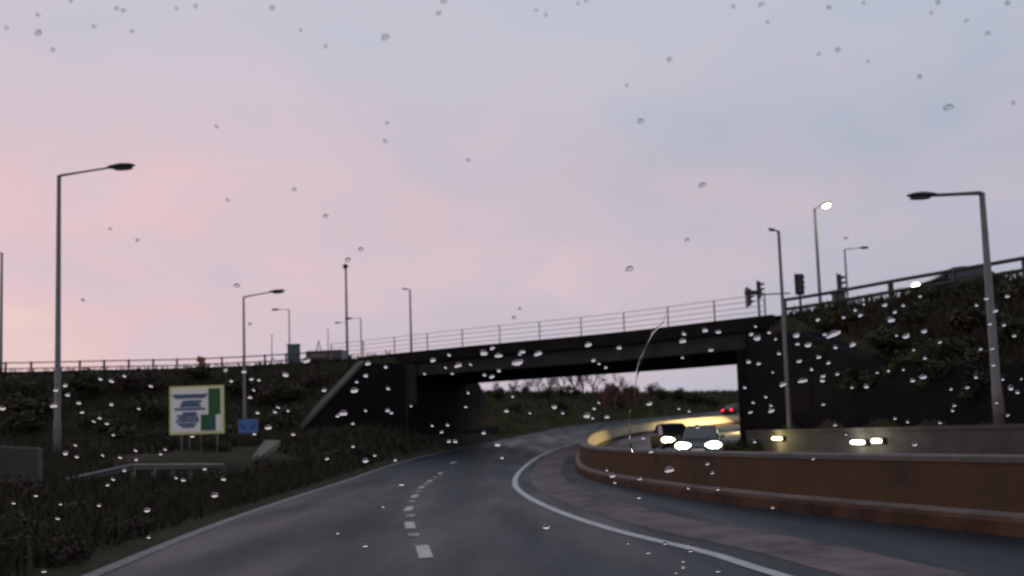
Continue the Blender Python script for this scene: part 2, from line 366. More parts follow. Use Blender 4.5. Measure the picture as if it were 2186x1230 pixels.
def ribbon(name, A, B, dz, material, nseg=160, nc=10, parent=None, kind='structure'):
    A = resample(A, nseg); B = resample(B, nseg); vs = []; fs = []
    for i in range(nseg):
        for j in range(nc+1):
            q = A[i].lerp(B[i], j/nc); vs.append((q.x, q.y, zr1(q.y)+dz))
    for i in range(nseg-1):
        for j in range(nc):
            a = i*(nc+1)+j; fs.append((a, a+1, a+nc+2, a+nc+1))
    b = MB(); b.add(vs, fs); o = b.build(name, material, parent, fix=False)
    uv = o.data.uv_layers.new(name='lane')
    for l in o.data.loops: i_, j_ = divmod(l.vertex_index, nc+1); uv.data[l.index].uv = (j_/nc, i_/nseg)
    o.data.flip_normals() if o.data.polygons[0].normal.z < 0 else None
    if kind: tag(o, kind=kind)
    return o
ribbon('road', Lp, offs(Bp, .1), 0, M_road, 200, 12)
ribbon('oncoming_road', offs(Bp, -.1), W2, 0, M_road, 160, 12)
ribbon('right_edge_line', offs(Rp, .08), offs(Rp, -.08), .008, M_line, 240, 1)
ribbon('left_edge_line', offs(Lp, .06), offs(Lp, -.15), .008, M_edge, 240, 1)
ribbon('red_surfacing_strip', offs(Rp, -.5), offs(Rp, -1.55), .005, M_strip, 240, 3)
ribbon('oncoming_edge_line', offs(Bp, -1.2), offs(Bp, -1.32), .008, M_edge, 240, 1)
# kerb on the left edge
def extrude(poly, prof, zf=lambda q: zr1(q.y), cap=True):
    rings = []
    k = len(poly)
    for i in range(k):
        t = (poly[min(i+1, k-1)]-poly[max(i-1, 0)]).normalized(); n = Vector((-t.y, t.x))
        rings.append([(poly[i].x+n.x*o, poly[i].y+n.y*o, zf(poly[i])+z) for o, z in prof])
    return MB().loft(rings, True, cap)
# lane dashes: one marking sheet
db = MB()
for (u, v, ln, wd) in [(905, 1178, 1.15, .17), (875, 1122, 1.0, .16), (873, 1087, 1.0, .16), (885, 1060, 1.0, .16), (900, 1041, 1.0, .15), (918, 1028, 1.1, .15), (940, 1013, 1.3, .15), (968, 997, 1.6, .15)]:
    d = ray(u, v); t = -1.4/d.z; c = EYE+d*t
    sl, _ = sdist(np.array([c.x]), np.array([c.y]), Lp)
    i = min(range(len(Lp)), key=lambda q: (Lp[q]-Vector((c.x, c.y))).length); tt = (Lp[min(i+1, len(Lp)-1)]-Lp[i-1]).normalized()
    if v > 1100: tt = Vector((-.16, 1)).normalized()
    n = Vector((-tt.y, tt.x)); P = []
    for a, b in ((-1, -1), (1, -1), (1, 1), (-1, 1)):
        q = Vector((c.x, c.y))+tt*(a*ln/2)+n*(b*wd/2); P.append((q.x, q.y, zr1(q.y)+.009))
    db.add(P, [(0, 1, 2, 3)])
o = db.build('lane_markings', M_dash, fix=False); tag(o, kind='structure')
if o.data.polygons[0].normal.z < 0: o.data.flip_normals()
for i, (u, v) in enumerate([(884, 1144), (876, 1103), (879, 1072), (893, 1050), (909, 1034), (929, 1020), (954, 1005)]):
    d = ray(u, v); c = EYE+d*(-1.4/d.z); sb = MB()
    sb.box((0, 0, .012), (.16, .2, .024)); sb.box((0, -.06, .03), (.11, .05, .02))
    s_ = sb.build('road_stud', M_dash, bevel=.008); s_.location = (c.x, c.y, 0)
    tag(s_, None, 'road stud', 'studs between the lane dashes'); PEND.append((s_, 'small pale road stud on the lane line', (u, v)))
# upper road sheet
ub = offs(Up, 1.0); uc = offs(Up, 10.0)
A = resample(ub, 120); B = resample(uc, 120)
rb = MB(); rb.add([(q.x, q.y, 7.06) for q in A]+[(q.x, q.y, 7.06) for q in B], [(i, i+1, 121+i, 120+i) for i in range(119)])
o = rb.build('upper_road', M_road, fix=False); tag(o, kind='structure')
if o.data.polygons[0].normal.z < 0: o.data.flip_normals()

# ------------------------------------------------------------------ bridge
bridge = empty('road_bridge', (2, 50, 0)); tag(bridge, 'low dark concrete road bridge crossing over the bending road', 'bridge')
def W(o, parent):                                  # keep world coordinates under a placed Empty
    o.parent = parent; o.matrix_parent_inverse = Matrix.Translation(parent.location).inverted(); return o
seg = [q for q in resample(Up, 400) if -10.3 <= q.x <= 13.4]
seg = resample(seg, 40)
N0 = Vector((.5, .866))
def deckprof(y0, y1, z0, z1): return [[(q.x+N0.x*y0, q.y+N0.y*y0, z0), (q.x+N0.x*y0, q.y+N0.y*y0, z1), (q.x+N0.x*y1, q.y+N0.y*y1, z1), (q.x+N0.x*y1, q.y+N0.y*y1, z0)] for q in seg]
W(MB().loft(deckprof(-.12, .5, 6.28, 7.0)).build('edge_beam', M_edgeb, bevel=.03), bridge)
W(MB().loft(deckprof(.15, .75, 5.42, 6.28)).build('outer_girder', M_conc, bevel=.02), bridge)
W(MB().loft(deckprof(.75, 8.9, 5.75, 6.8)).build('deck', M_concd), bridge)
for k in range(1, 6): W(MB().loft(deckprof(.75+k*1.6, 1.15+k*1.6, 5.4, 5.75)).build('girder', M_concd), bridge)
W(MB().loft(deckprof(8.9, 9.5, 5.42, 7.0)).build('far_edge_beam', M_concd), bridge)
def wall(pts, thick, material, name, z0=-.3):      # pts: (x, y, ztop)
    b = MB(); rings = []
    k = len(pts)
    for i in range(k):
        a = Vector(pts[max(i-1, 0)][:2]); c = Vector(pts[min(i+1, k-1)][:2]); t = (c-a).normalized(); n = Vector((-t.y, t.x))
        x, y, zt = pts[i]
        rings.append([(x, y, z0), (x, y, zt), (x+n.x*thick, y+n.y*thick, zt), (x+n.x*thick, y+n.y*thick, z0)])
    b.loft(rings); return W(b.build(name, material, bevel=.03), bridge)
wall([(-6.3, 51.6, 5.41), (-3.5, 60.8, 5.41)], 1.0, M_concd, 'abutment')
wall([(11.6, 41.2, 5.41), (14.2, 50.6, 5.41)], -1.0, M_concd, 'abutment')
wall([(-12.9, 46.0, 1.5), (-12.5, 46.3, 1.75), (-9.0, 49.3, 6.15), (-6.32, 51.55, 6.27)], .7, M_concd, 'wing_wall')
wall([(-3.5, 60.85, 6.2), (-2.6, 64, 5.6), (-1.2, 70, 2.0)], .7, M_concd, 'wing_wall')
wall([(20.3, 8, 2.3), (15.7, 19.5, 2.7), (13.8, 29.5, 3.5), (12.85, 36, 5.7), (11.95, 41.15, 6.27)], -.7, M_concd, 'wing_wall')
cpts = [(-12.9, 46.0, 1.5), (-12.5, 46.3, 1.75), (-9.0, 49.3, 6.15)]
cr = []
for x, y, z in cpts: cr.append([(x-.1*.65+.06, y-.12, z+.002), (x-.06, y-.12, z+.16), (x-.62, y+.7, z+.16), (x-.62, y+.7, z+.002)])
W(MB().loft(cr).build('wing_coping', mat('mossy_coping', (.05, .055, .045), .85, .3, 2)), bridge)
# pilaster patch and joint pipe on the left abutment face
pj = MB(); pj.tube([(-6.75, 51.1, 1.3), (-6.75, 51.1, 6.2)], .05, 8); W(pj.build('drain_pipe', M_conc), bridge)
pp = MB(); pp.box((-6.75, 51.55, 4.9), (1.1, .6, 2.6), .4); W(pp.build('end_block', M_conc, bevel=.03), bridge)

# ------------------------------------------------------------------ railings
def railing(name, poly, label, h, spacing, rails, zf, m_, pw=.06, rr=.025, pitch=0):
    root = empty(name, (poly[0].x, poly[0].y, 0)); tag(root, label, 'railing')
    L_ = sum((b-a).length for a, b in zip(poly, poly[1:])); n = max(2, int(L_/spacing)+1)
    P = resample(poly, n)
    proto = None
    for i, q in enumerate(P):
        if proto is None:
            b = MB(); b.box((0, 0, h/2), (pw, pw*1.3, h)); b.box((0, 0, .02), (pw*2.2, pw*2.4, .04)); proto = b.build('post', m_); o = proto
        else:
            o = proto.copy(); COL.objects.link(o)
        o.parent = root; o.location = (q.x-P[0].x, q.y-P[0].y, zf(q)); o.rotation_euler = (0, 0, 0)
    D = resample(poly, max(n, 40))
    for z in rails:
        b = MB(); b.tube([(q.x-P[0].x, q.y-P[0].y-.03, zf(q)+z) for q in D], rr, 6); b.build('rail', m_, root, smooth=True)
    return root
seg_b = [q for q in offs(resample(Up, 400), .12) if -12.5 <= q.x <= 13.2]
railing('bridge_railing', seg_b, 'thin grey steel parapet railing with four rails along the bridge', 1.15, 2.45, (.28, .56, .85, 1.13), lambda q: 6.96, M_railg, .06, .016)
seg_l = [q for q in offs(resample(Up, 500), .3) if -70 <= q.x <= -12.6]
railing('post_and_rail_fence', seg_l, 'dark post and rail fence along the top of the left bank', 1.0, 1.6, (.5, .92), lambda q: 6.7, M_rail, .1, .045)
seg_r = [q for q in offs(resample(Up, 500), .2) if q.x > 13.6 and q.y > 2]
railing('steel_parapet', seg_r, 'dark two rail steel parapet along the top of the right bank', 1.0, 2.6, (.5, .97), lambda q: 6.72, M_rail, .16, .085)

# ------------------------------------------------------------------ central barrier
bar = empty('central_barrier', (2.6, 26, 0)); tag(bar, 'long brown barrier curving along the central reserve with pale coping', 'barrier')
Bs = resample(clip_y(Bp, -8, 104), 170)
W(extrude(Bs, [(.42, -.1), (.42, .17), (.36, .215), (-.3, .215), (-.3, -.1)]).build('plinth', M_rust2), bar)
W(extrude(Bs, [(.37, .2165), (.37, .25), (.13, .27), (.13, .2165)]).build('ledge', mat('pale_ledge', (.15, .13, .118), .8, .35, 2)), bar)
W(extrude(Bs, [(.2, .217), (.15, .86), (.0, .86), (.0, .217)]).build('panel', M_rust), bar)
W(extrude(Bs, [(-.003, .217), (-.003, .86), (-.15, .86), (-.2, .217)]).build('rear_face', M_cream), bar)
W(extrude(Bs, [(.17, .862), (.17, .93), (.14, .95), (-.16, .95), (-.18, .93), (-.18, .862)]).build('coping', M_cope), bar)
# grey verge wall right
vw = empty('verge_wall', (12.8, 19, 0)); tag(vw, 'low grey concrete wall beyond the barrier at the foot of the right bank', 'wall')
Ws = resample(Wp, 90)
def wz(q): return 0
W(extrude(Ws, [(-.02, -.2), (0, 1.16), (-.38, 1.16), (-.42, -.2)], wz).build('wall_body', M_wall), vw)
W(extrude(Ws, [(.04, 1.163), (.04, 1.27), (-.44, 1.27), (-.44, 1.163)], wz).build('coping', M_wall), vw)
def added_wall_glow(u, v, y, L_, m_, label, power, col):  # made-up glowing fitting standing in for a pool of light on the wall
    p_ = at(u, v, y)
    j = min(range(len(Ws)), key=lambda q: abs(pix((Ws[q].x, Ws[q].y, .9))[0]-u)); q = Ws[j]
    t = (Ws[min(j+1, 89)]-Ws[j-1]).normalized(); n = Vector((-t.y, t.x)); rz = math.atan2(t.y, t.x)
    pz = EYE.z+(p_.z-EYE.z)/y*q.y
    root = empty('added_wall_glow', (q.x+n.x*.04, q.y+n.y*.04, pz), rz); tag(root, label, 'wall light', 'added glows on the grey verge wall')
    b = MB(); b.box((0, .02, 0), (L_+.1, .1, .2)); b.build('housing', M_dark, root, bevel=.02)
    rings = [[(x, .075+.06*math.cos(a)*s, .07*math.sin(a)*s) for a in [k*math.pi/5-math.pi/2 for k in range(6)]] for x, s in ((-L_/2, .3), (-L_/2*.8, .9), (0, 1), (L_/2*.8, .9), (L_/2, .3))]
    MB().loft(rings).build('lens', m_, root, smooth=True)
    ld = bpy.data.lights.new('added_wall_glow_lamp', 'POINT'); ld.energy = power; ld.color = col; ld.shadow_soft_size = .12  # added point lamp spreading the strip's glow over the wall
    lo = bpy.data.objects.new('added_wall_glow_lamp', ld); COL.objects.link(lo); lo.location = (q.x+n.x*.55, q.y+n.y*.55, pz+.05)
added_wall_glow(1668, 936, 34, .95*1.35, M_wglow, 'added glowing strip for warm yellow light pool on the grey wall, leftmost of three', 70, (1, .8, .35))
added_wall_glow(1842, 944, 27, 1.0, M_wglow2, 'added glowing strip for brightest pale light pool on the grey wall, middle of three', 35, (1, .95, .7))
added_wall_glow(1884, 941, 26, .62, M_wglow2, 'added glowing strip for smaller pale light pool on the grey wall, rightmost of three', 18, (1, .95, .7))

# ------------------------------------------------------------------ lamps
def lamp_head(root, end, dirv, size, lit):
    """cobra style head at the end of the arm, pointing along dirv"""
    d = Vector(dirv).normalized(); up = Vector((0, 0, 1)); sd_ = d.cross(up).normalized(); up = sd_.cross(d)
    rings = []
    for t, wv, hh in ((-.1, .05, .05), (.1, .12, .09), (.45, .19, .12), (.8, .17, .09), (1.0, .06, .03)):
        rings.append([Vector(end)+d*(t*size)+sd_*(math.cos(a)*wv*size)+up*(math.sin(a)*hh*size+.02) for a in [k*math.pi/5 for k in range(10)]])
    h = MB().loft(rings).build('lamp_head', M_dark, root, smooth=True)
    rings = []
    for t, wv, hh in ((.2, .09, .03), (.45, .17 if lit else .14, .2 if lit else .05), (.75, .16 if lit else .13, .18 if lit else .04), (.9, .07, .02)):
        rings.append([Vector(end)+d*(t*size)+sd_*(math.cos(a)*wv*size)+up*(-.1*size+math.sin(a)*hh*size) for a in [k*math.pi/5 for k in range(10)]])
    l = MB().loft(rings).build('lens', M_lamp if lit else M_lens, h, smooth=True)
    return h
def street_lamp(top, zb, armv, label, r=.09, size=.8, lit=False, group='lamp posts', armr=.035, up=.25):
    top = Vector(top); H_ = top.z-zb
    root = empty('street_lamp', (top.x, top.y, zb)); tag(root, label, 'street lamp', group)
    b = MB(); b.tube([(0, 0, -.3), (0, 0, 1.3), (0, 0, 1.32), (0, 0, H_)], [r*1.12, r*1.12, r, r*.62], 12); b.build('pole', M_pole, root, smooth=True)
    b = MB(); b.box((0, -r*1.3, .8), (r*1.2, .03, .5)); b.build('access_door', M_pole, root)
    a = Vector((armv[0], armv[1], 0)); ln = a.length; n = a.normalized()
    pts = [Vector((0, 0, H_-.05)), Vector((0, 0, H_))+n*.06, Vector((0, 0, H_+up*.5))+n*(ln*.5), Vector((0, 0, H_+up))+n*ln]
    MB().tube(pts, [r*.62, armr*1.3, armr, armr], 8).build('arm', M_pole, root, smooth=True)
    lamp_head(root, pts[-1], n+Vector((0, 0, up*.4/ln)), size, lit)
    if lit:
        ld = bpy.data.lights.new('street_lamp_light', 'POINT'); ld.energy = 60; ld.color = (1, .9, .6); ld.shadow_soft_size = .2
        lo = bpy.data.objects.new('street_lamp_light', ld); COL.objects.link(lo); lo.parent = root; lo.location = pts[-1]+n*.4-Vector((0, 0, .4))
    return root
G = 'street lamps'
p_ = at(126, 375, 27); street_lamp(p_, hz(p_.x, p_.y), (1.75, 0), 'tall grey lamp post with unlit head on the left verge beside the guardrail', .1, .85, group=G, up=.22)
p_ = at(520, 634, 44); street_lamp(p_, hz(p_.x, p_.y), (1.5, 0), 'grey lamp post standing behind the small blue sign, arm pointing right', .085, .8, group=G, up=.22)
p_ = at(4, 540, 58); street_lamp(p_, 6.7, (-1.5, .3), 'cut off lamp pole at the left edge of the picture on the ramp', .12, .8, group=G)
p_ = at(617, 661, 100); street_lamp(p_, 6.3, (-1.3, 0), 'distant pale lamp post above the upright grey cabinet, arm pointing left', .11, .9, group=G, up=.05)
p_ = at(770, 680, 108); street_lamp(p_, 6.3, (-1.2, 0), 'distant lamp post just right of the camera mast, arm pointing left', .12, 1.0, group=G, up=.05)
p_ = at(742, 689, 128); street_lamp(p_, 6.3, (-1.2, 0), 'farthest lamp post, its pole lined up behind the camera mast', .1, .9, group=G, up=.05)
p_ = at(875, 618, 75); street_lamp(p_, 6.3, (-.25, -.1), 'slim lamp post with short stub head behind the left end of the bridge', .12, .5, group=G, up=.02)
p_ = at(1662, 494, 35); street_lamp(p_, .1, (-.18, -.1), 'slim lamp post with short stub head standing before the right abutment', .1, .42, group=G, up=.02)
p_ = at(1739, 446, 58); street_lamp(p_, 6.72, (.25, -.45), 'lit street lamp glowing pale yellow on the upper road', .14, .95, True, group=G, up=.05)
p_ = at(1803, 533, 70); street_lamp(p_, 6.3, (1.35, 0), 'distant lamp post right of the lit lamp, arm pointing right', .11, .8, group=G, up=.1)
p_ = at(2096, 412, 22.5); street_lamp(p_, 1.0, (-1.35, 0), 'large near lamp post on the right bank, arm pointing left', .12, .78, group=G, up=-.02, armr=.05)

# camera mast
p_ = at(738, 572, 62); mast = empty('camera_mast', (p_.x, p_.y, 6.7)); tag(mast, 'tall thin mast with a small camera head at the left end of the bridge', 'mast')
MB().tube([(0, 0, -.2), (0, 0, 1.2), (0, 0, 1.22), (0, 0, p_.z-6.7)], [.16, .16, .11, .075], 10).build('pole', M_pole, mast, smooth=True)
b = MB(); zt = p_.z-6.7; b.tube([(0, -.1, zt-.12), (0, -.1, zt+.02), (0, -.1, zt+.2), (0, -.1, zt+.28)], [.05, .2, .2, .08], 10); b.build('camera_head', M_dark, mast, smooth=True)
b = MB(); b.box((0, -.18, .7), (.5, .4, 1.3)); b.build('base_cabinet', M_dark, mast, bevel=.02)

# ------------------------------------------------------------------ traffic signals
def signal_head(root, c, rz, lit=None, name='signal_head'):
    R3 = Matrix.Rotation(rz, 3, 'Z'); c = Vector(c)
    b = MB(); b.box(c, (.34, .22, 1.0), M=R3); b.box(c+R3 @ Vector((0, .1, 0)), (.56, .03, 1.2), M=R3); h = b.build(name, M_dark, root, bevel=.03)
    for k in range(3):
        q = c+R3 @ Vector((0, -.12, .3-.3*k))
        t = MB(); t.tube([q+R3 @ Vector((0, .01, 0)), q+R3 @ Vector((0, -.02, 0))], .1, 12); t.build('lens', M_redl if lit == k else M_lens, h)
        v = MB(); v.loft([[q+R3 @ Vector((math.cos(a)*.115, yy, math.sin(a)*.115)) for a in [math.pi*i/8 for i in range(9)]]+[q+R3 @ Vector((math.cos(a)*.105, yy, math.sin(a)*.105)) for a in [math.pi*i/8 for i in range(8, -1, -1)]] for yy in (0, -.2)]); v.build('visor', M_dark, h)
    return h
def traffic_light(u, vtop, y, label, zb=6.8, rz=0, extra=None, lit=None):
    p = at(u, vtop, y); root = empty('traffic_light', (p.x, p.y, zb)); H_ = p.z-zb; tag(root, label, 'traffic light', 'traffic signals on the upper road')
    MB().tube([(0, 0, -.15), (0, 0, H_-.1)], .07, 10).build('pole', M_rail, root, smooth=True)
    signal_head(root, (0, -.15, H_-.6), rz, lit)
    if extra: extra(root, H_)
    return root
traffic_light(1705, 585, 45, 'dark traffic signal on a pole left of the lit street lamp', rz=.15)
traffic_light(1788, 584, 43, 'narrow dark traffic signal seen nearly edge on above the square cabinet', rz=1.25)
def ex(root, H_):
    signal_head(root, (-.52, .2, H_-.95), 1.6)
    b = MB(); b.box((-.35, -.2, H_-.75), (1.0, .12, .24)); b.build('bracket', M_dark, root, bevel=.02)
    MB().tube([(.1, 0, H_-.85), (1.9, .1, H_-.8)], .04, 8).build('cross_arm', M_rail, root)
traffic_light(1617, 599, 47, 'cluster of dark signal heads on a pole at the right end of the bridge', rz=1.3, extra=ex)
def cabinet(name, u, v0, v1, wpx, y, label, m_):
    a = at(u, v0, y); c = at(u, v1, y); wd = wpx*y/FPX; h = a.z-c.z+.4
    root = empty(name, (a.x, y, c.z-.4)); tag(root, label, 'cabinet')
    b = MB(); b.box((0, 0, h/2), (wd, .5, h)); b.build('housing', m_, root, bevel=.02)
    b = MB(); b.box((0, 0, h+.03), (wd+.08, .58, .06)); b.build('lid', m_, root, bevel=.01)
    b = MB(); b.box((0, -.262, h/2), (wd*.86, .02, h*.86)); dr = b.build('door', m_, root)
    b = MB(); b.box((wd*.28, -.285, h*.5), (.03, .03, .16)); b.build('handle', M_dark, dr)
cabinet('control_cabinet', 1790, 628, 655, 22, 41.5, 'square dark control cabinet below the right traffic signal', M_dark)
cabinet('control_cabinet', 1751, 652, 668, 13, 42, 'small dark cabinet at the foot of the lit street lamp', M_dark)
cabinet('equipment_cabinet', 627, 737, 772, 24, 58.5, 'upright grey green cabinet behind the left bank fence', M_cab)
# masts and A-frame far behind
for (u, v, y, lab) in [(580, 716, 140, 'faint thin mast behind the left fence, left of the grey cabinet'), (700, 705, 150, 'faint thin mast standing behind the dark car on the ramp')]:
    p = at(u, v, y); mm = empty('thin_mast', (p.x, p.y, 6.0)); tag(mm, lab, 'mast'); H_ = p.z-6
    MB().tube([(0, 0, 0), (0, 0, H_*.5), (0, 0, H_)], [.16, .12, .06], 8).build('pole', M_pole, mm)
    MB().box((0, 0, H_+.05), (.3, .3, .1)).build('cap', M_pole, mm)
p = at(680, 727, 140); af = empty('lattice_tower', (p.x, p.y, 6)); tag(af, 'faint pointed lattice tower far behind the dark car on the ramp', 'tower'); H_ = p.z-6
b = MB()
for sx, sy in ((-1, -1), (1, -1), (1, 1), (-1, 1)):
    b.tube([(sx*2.2*1.6, sy*1.5, -4), (0, 0, H_)], [.1, .07], 6)
for k in (.3, .55, .75):
    w_ = 3.5*(1-k); b.tube([(-w_, -1.5*(1-k), H_*k), (w_, -1.5*(1-k), H_*k)], .05, 6); b.tube([(-w_, 1.5*(1-k), H_*k), (w_, 1.5*(1-k), H_*k)], .05, 6)
b.build('frame', M_pole, af)
# orange plate behind the fence
p = at(430, 768, 57.6); og = empty('marker_plate', (p.x, p.y, 6.7)); tag(og, 'small orange plate on a short post at the left bank fence', 'marker')
MB().tube([(0, 0, 0), (0, 0, p.z-6.7)], .03, 8).build('post', M_rail, og)
MB().box((0, -.05, p.z-6.7), (.62, .03, .42), M=Matrix.Rotation(.25, 3, 'Y')).build('plate', M_orange, og, bevel=.01)

# ------------------------------------------------------------------ signs
ys_ = 32.0
tl, tr, bl = at(362, 826, ys_), at(478, 821, ys_), at(366, 929, ys_)
wS, hS = (tr-tl).length, tl.z-bl.z; cxs = (tl.x+tr.x)/2; zc = (tl.z+bl.z)/2
sg = empty('direction_sign', (cxs, ys_, hz(cxs, ys_))); tag(sg, 'large white road sign with green panel and pale yellow border on posts', 'road sign'); zc -= sg.location.z
def rbox(name, x0, x1, z0, z1, yy, th, m_, parent=sg):
    b = MB(); b.box(((x0+x1)/2, yy, (z0+z1)/2), (x1-x0, th, z1-z0)); return b.build(name, m_, parent, bevel=.006)
hw, hh = wS/2, hS/2
rbox('border', -hw, hw, zc-hh, zc+hh, 0, .05, M_yel)
bw = .09
rbox('white_panel', -hw+bw, hw-bw, zc-hh+bw, zc+hh-bw, -.03, .02, M_white)
X_ = lambda f: -hw+f*wS
Z_ = lambda f: zc+hh-f*hS
b = MB()
for x0, x1, z0, z1 in ((.72, .94, .06, .6), (.58, .85, .598, .93)):
    b.box(((X_(x0)+X_(x1))/2, -.048, (Z_(z0)+Z_(z1))/2), (X_(x1)-X_(x0), .012, Z_(z0)-Z_(z1)))
b.build('green_panel', M_green, sg)
b = MB(); b.box((X_(.77), -.058, Z_(.79)), (.22, .006, .5)); b.build('teal_patch', M_teal, sg)
b = MB(); b.box((X_(.895), -.05, Z_(.77)), (.15, .008, .62)); b.build('white_bar', M_white, sg)
# lettering too blurred to read: irregular word-like strokes
rr_ = random.Random(4)
for zc_, x0, x1 in ((.19, .06, .70), (.235, .1, .66), (.32, .24, .6), (.365, .22, .55), (.41, .2, .58), (.475, .1, .66), (.56, .24, .5), (.61, .14, .52), (.665, .16, .54), (.72, .12, .54), (.785, .16, .5), (.84, .22, .46)):
    x = x0; b = MB()
    while x < x1:
        wd = min(rr_.uniform(.02, .045), x1-x); b.box((X_(x+wd/2), -.046, Z_(zc_)), (wd*wS, .012, hS*rr_.uniform(.04, .056))); x += wd+.003
    b.build('text_line', M_blue, sg)
for x in (388, 405, 429, 464):
    q = at(x, 930, ys_+.08); b = MB(); b.tube([(q.x-cxs, .08, -.4), (q.x-cxs, .08, zc+hh*.8)], .045 if x in (388, 464) else .03, 10); b.build('post', M_post, sg, smooth=True)
# blue sign
y2 = 36.0; a, c = at(509, 896, y2), at(551, 924, y2); wb = c.x-a.x; hb = a.z-c.z; gx = (a.x+c.x)/2; gz = hz(gx, y2)
bs = empty('blue_sign', (gx, y2, gz)); tag(bs, 'small blue sign on a thin leaning post beside the lamp post', 'road sign'); zc2 = (a.z+c.z)/2-gz
MB().box((0, 0, zc2), (wb, .03, hb)).build('plate', M_blue2, bs, bevel=.01)
b = MB()
for s in (-1, 1):
    b.add([(s*wb*.06, -.021, zc2-.12), (s*wb*.3, -.021, zc2-.13), (s*wb*.4, -.021, zc2+.1), (s*wb*.3, -.021, zc2+.14), (s*wb*.2, -.021, zc2+.02)], [(0, 1, 2, 3, 4)])
b.build('arrow_marks', M_blued, bs)
MB().tube([(.35, .06, -.3), (.02, .05, zc2+.1)], .035, 8).build('post', M_pole, bs)

# guardrail with ramped end
gr = empty('guardrail', (-8.5, 20, 0)); tag(gr, 'pale steel guardrail with a ramped down end below the white road sign', 'guardrail')
A_ = at(475, 990, 24.5); B_ = at(280, 991, 20.8); C_ = at(138, 1022, 19.2); D_ = at(545, 988, 27)
def beam(pts, name):
    rings = []
    for i, q in enumerate(pts):
        t = (pts[min(i+1, len(pts)-1)]-pts[max(i-1, 0)]).normalized(); n = Vector((t.y, -t.x, 0)).normalized()
        if n.y > 0: n = -n
        pr = [(.0, -.15), (.06, -.1), (.06, -.06), (.02, -.02), (.02, .02), (.06, .06), (.06, .1), (0, .15)]
        rings.append([q+n*o+Vector((0, 0, z*.6)) for o, z in pr]+[q+n*(o-.012)+Vector((0, 0, z*.6)) for o, z in reversed(pr)])
    return W(MB().loft(rings).build(name, M_galv), gr)
dn = Vector((0, 0, -.08))
beam([A_+dn, B_.lerp(A_, .5)+dn, B_+dn], 'rail')
beam([B_+dn, B_.lerp(C_, .5)+dn, C_+dn], 'ramped_end')
for t in range(6):
    q = B_.lerp(A_, t/5); b = MB(); g0 = hz(q.x, q.y); b.box((q.x, q.y+.08, (g0-.3+q.z)/2), (.1, .1, q.z-g0+.3-.05)); W(b.build('post', M_galv), gr)
# grey low wall at the left edge
lw = MB(); a = at(-60, 949, 17); c = at(82, 957, 18.5)
lw.add([(a.x, a.y, -.2), (c.x, c.y, -.2), (c.x, c.y, c.z), (a.x, a.y, a.z), (a.x-.1, a.y+.35, -.2), (c.x-.1, c.y+.35, -.2), (c.x-.1, c.y+.35, c.z), (a.x-.1, a.y+.35, a.z)], [(0, 1, 2, 3), (4, 7, 6, 5), (0, 4, 5, 1), (3, 2, 6, 7), (1, 5, 6, 2), (0, 3, 7, 4)])
tag(lw.build('low_wall', mat('mossy_grey_concrete', (.045, .05, .045), .9, .3, 1), bevel=.03), 'smooth dark grey green wall end at the left edge of the verge', 'wall')
# pale concrete headwall wedge by the wing wall
a, b_, c, d = at(537, 976, 30), at(556, 975, 30), at(598, 940, 32), at(566, 939, 32)
hb_ = MB(); top = [a, b_, c, d]; hb_.add([tuple(q) for q in top]+[(q.x, q.y, q.z-.22) for q in top], [(0, 1, 2, 3), (0, 4, 5, 1), (1, 5, 6, 2), (2, 6, 7, 3), (3, 7, 4, 0)])
tag(hb_.build('drainage_slab', mat('pale_slab', (.1, .1, .088), .8, .3, 2)), 'pale concrete slab sloping on the bank right of the small blue sign', 'slab')

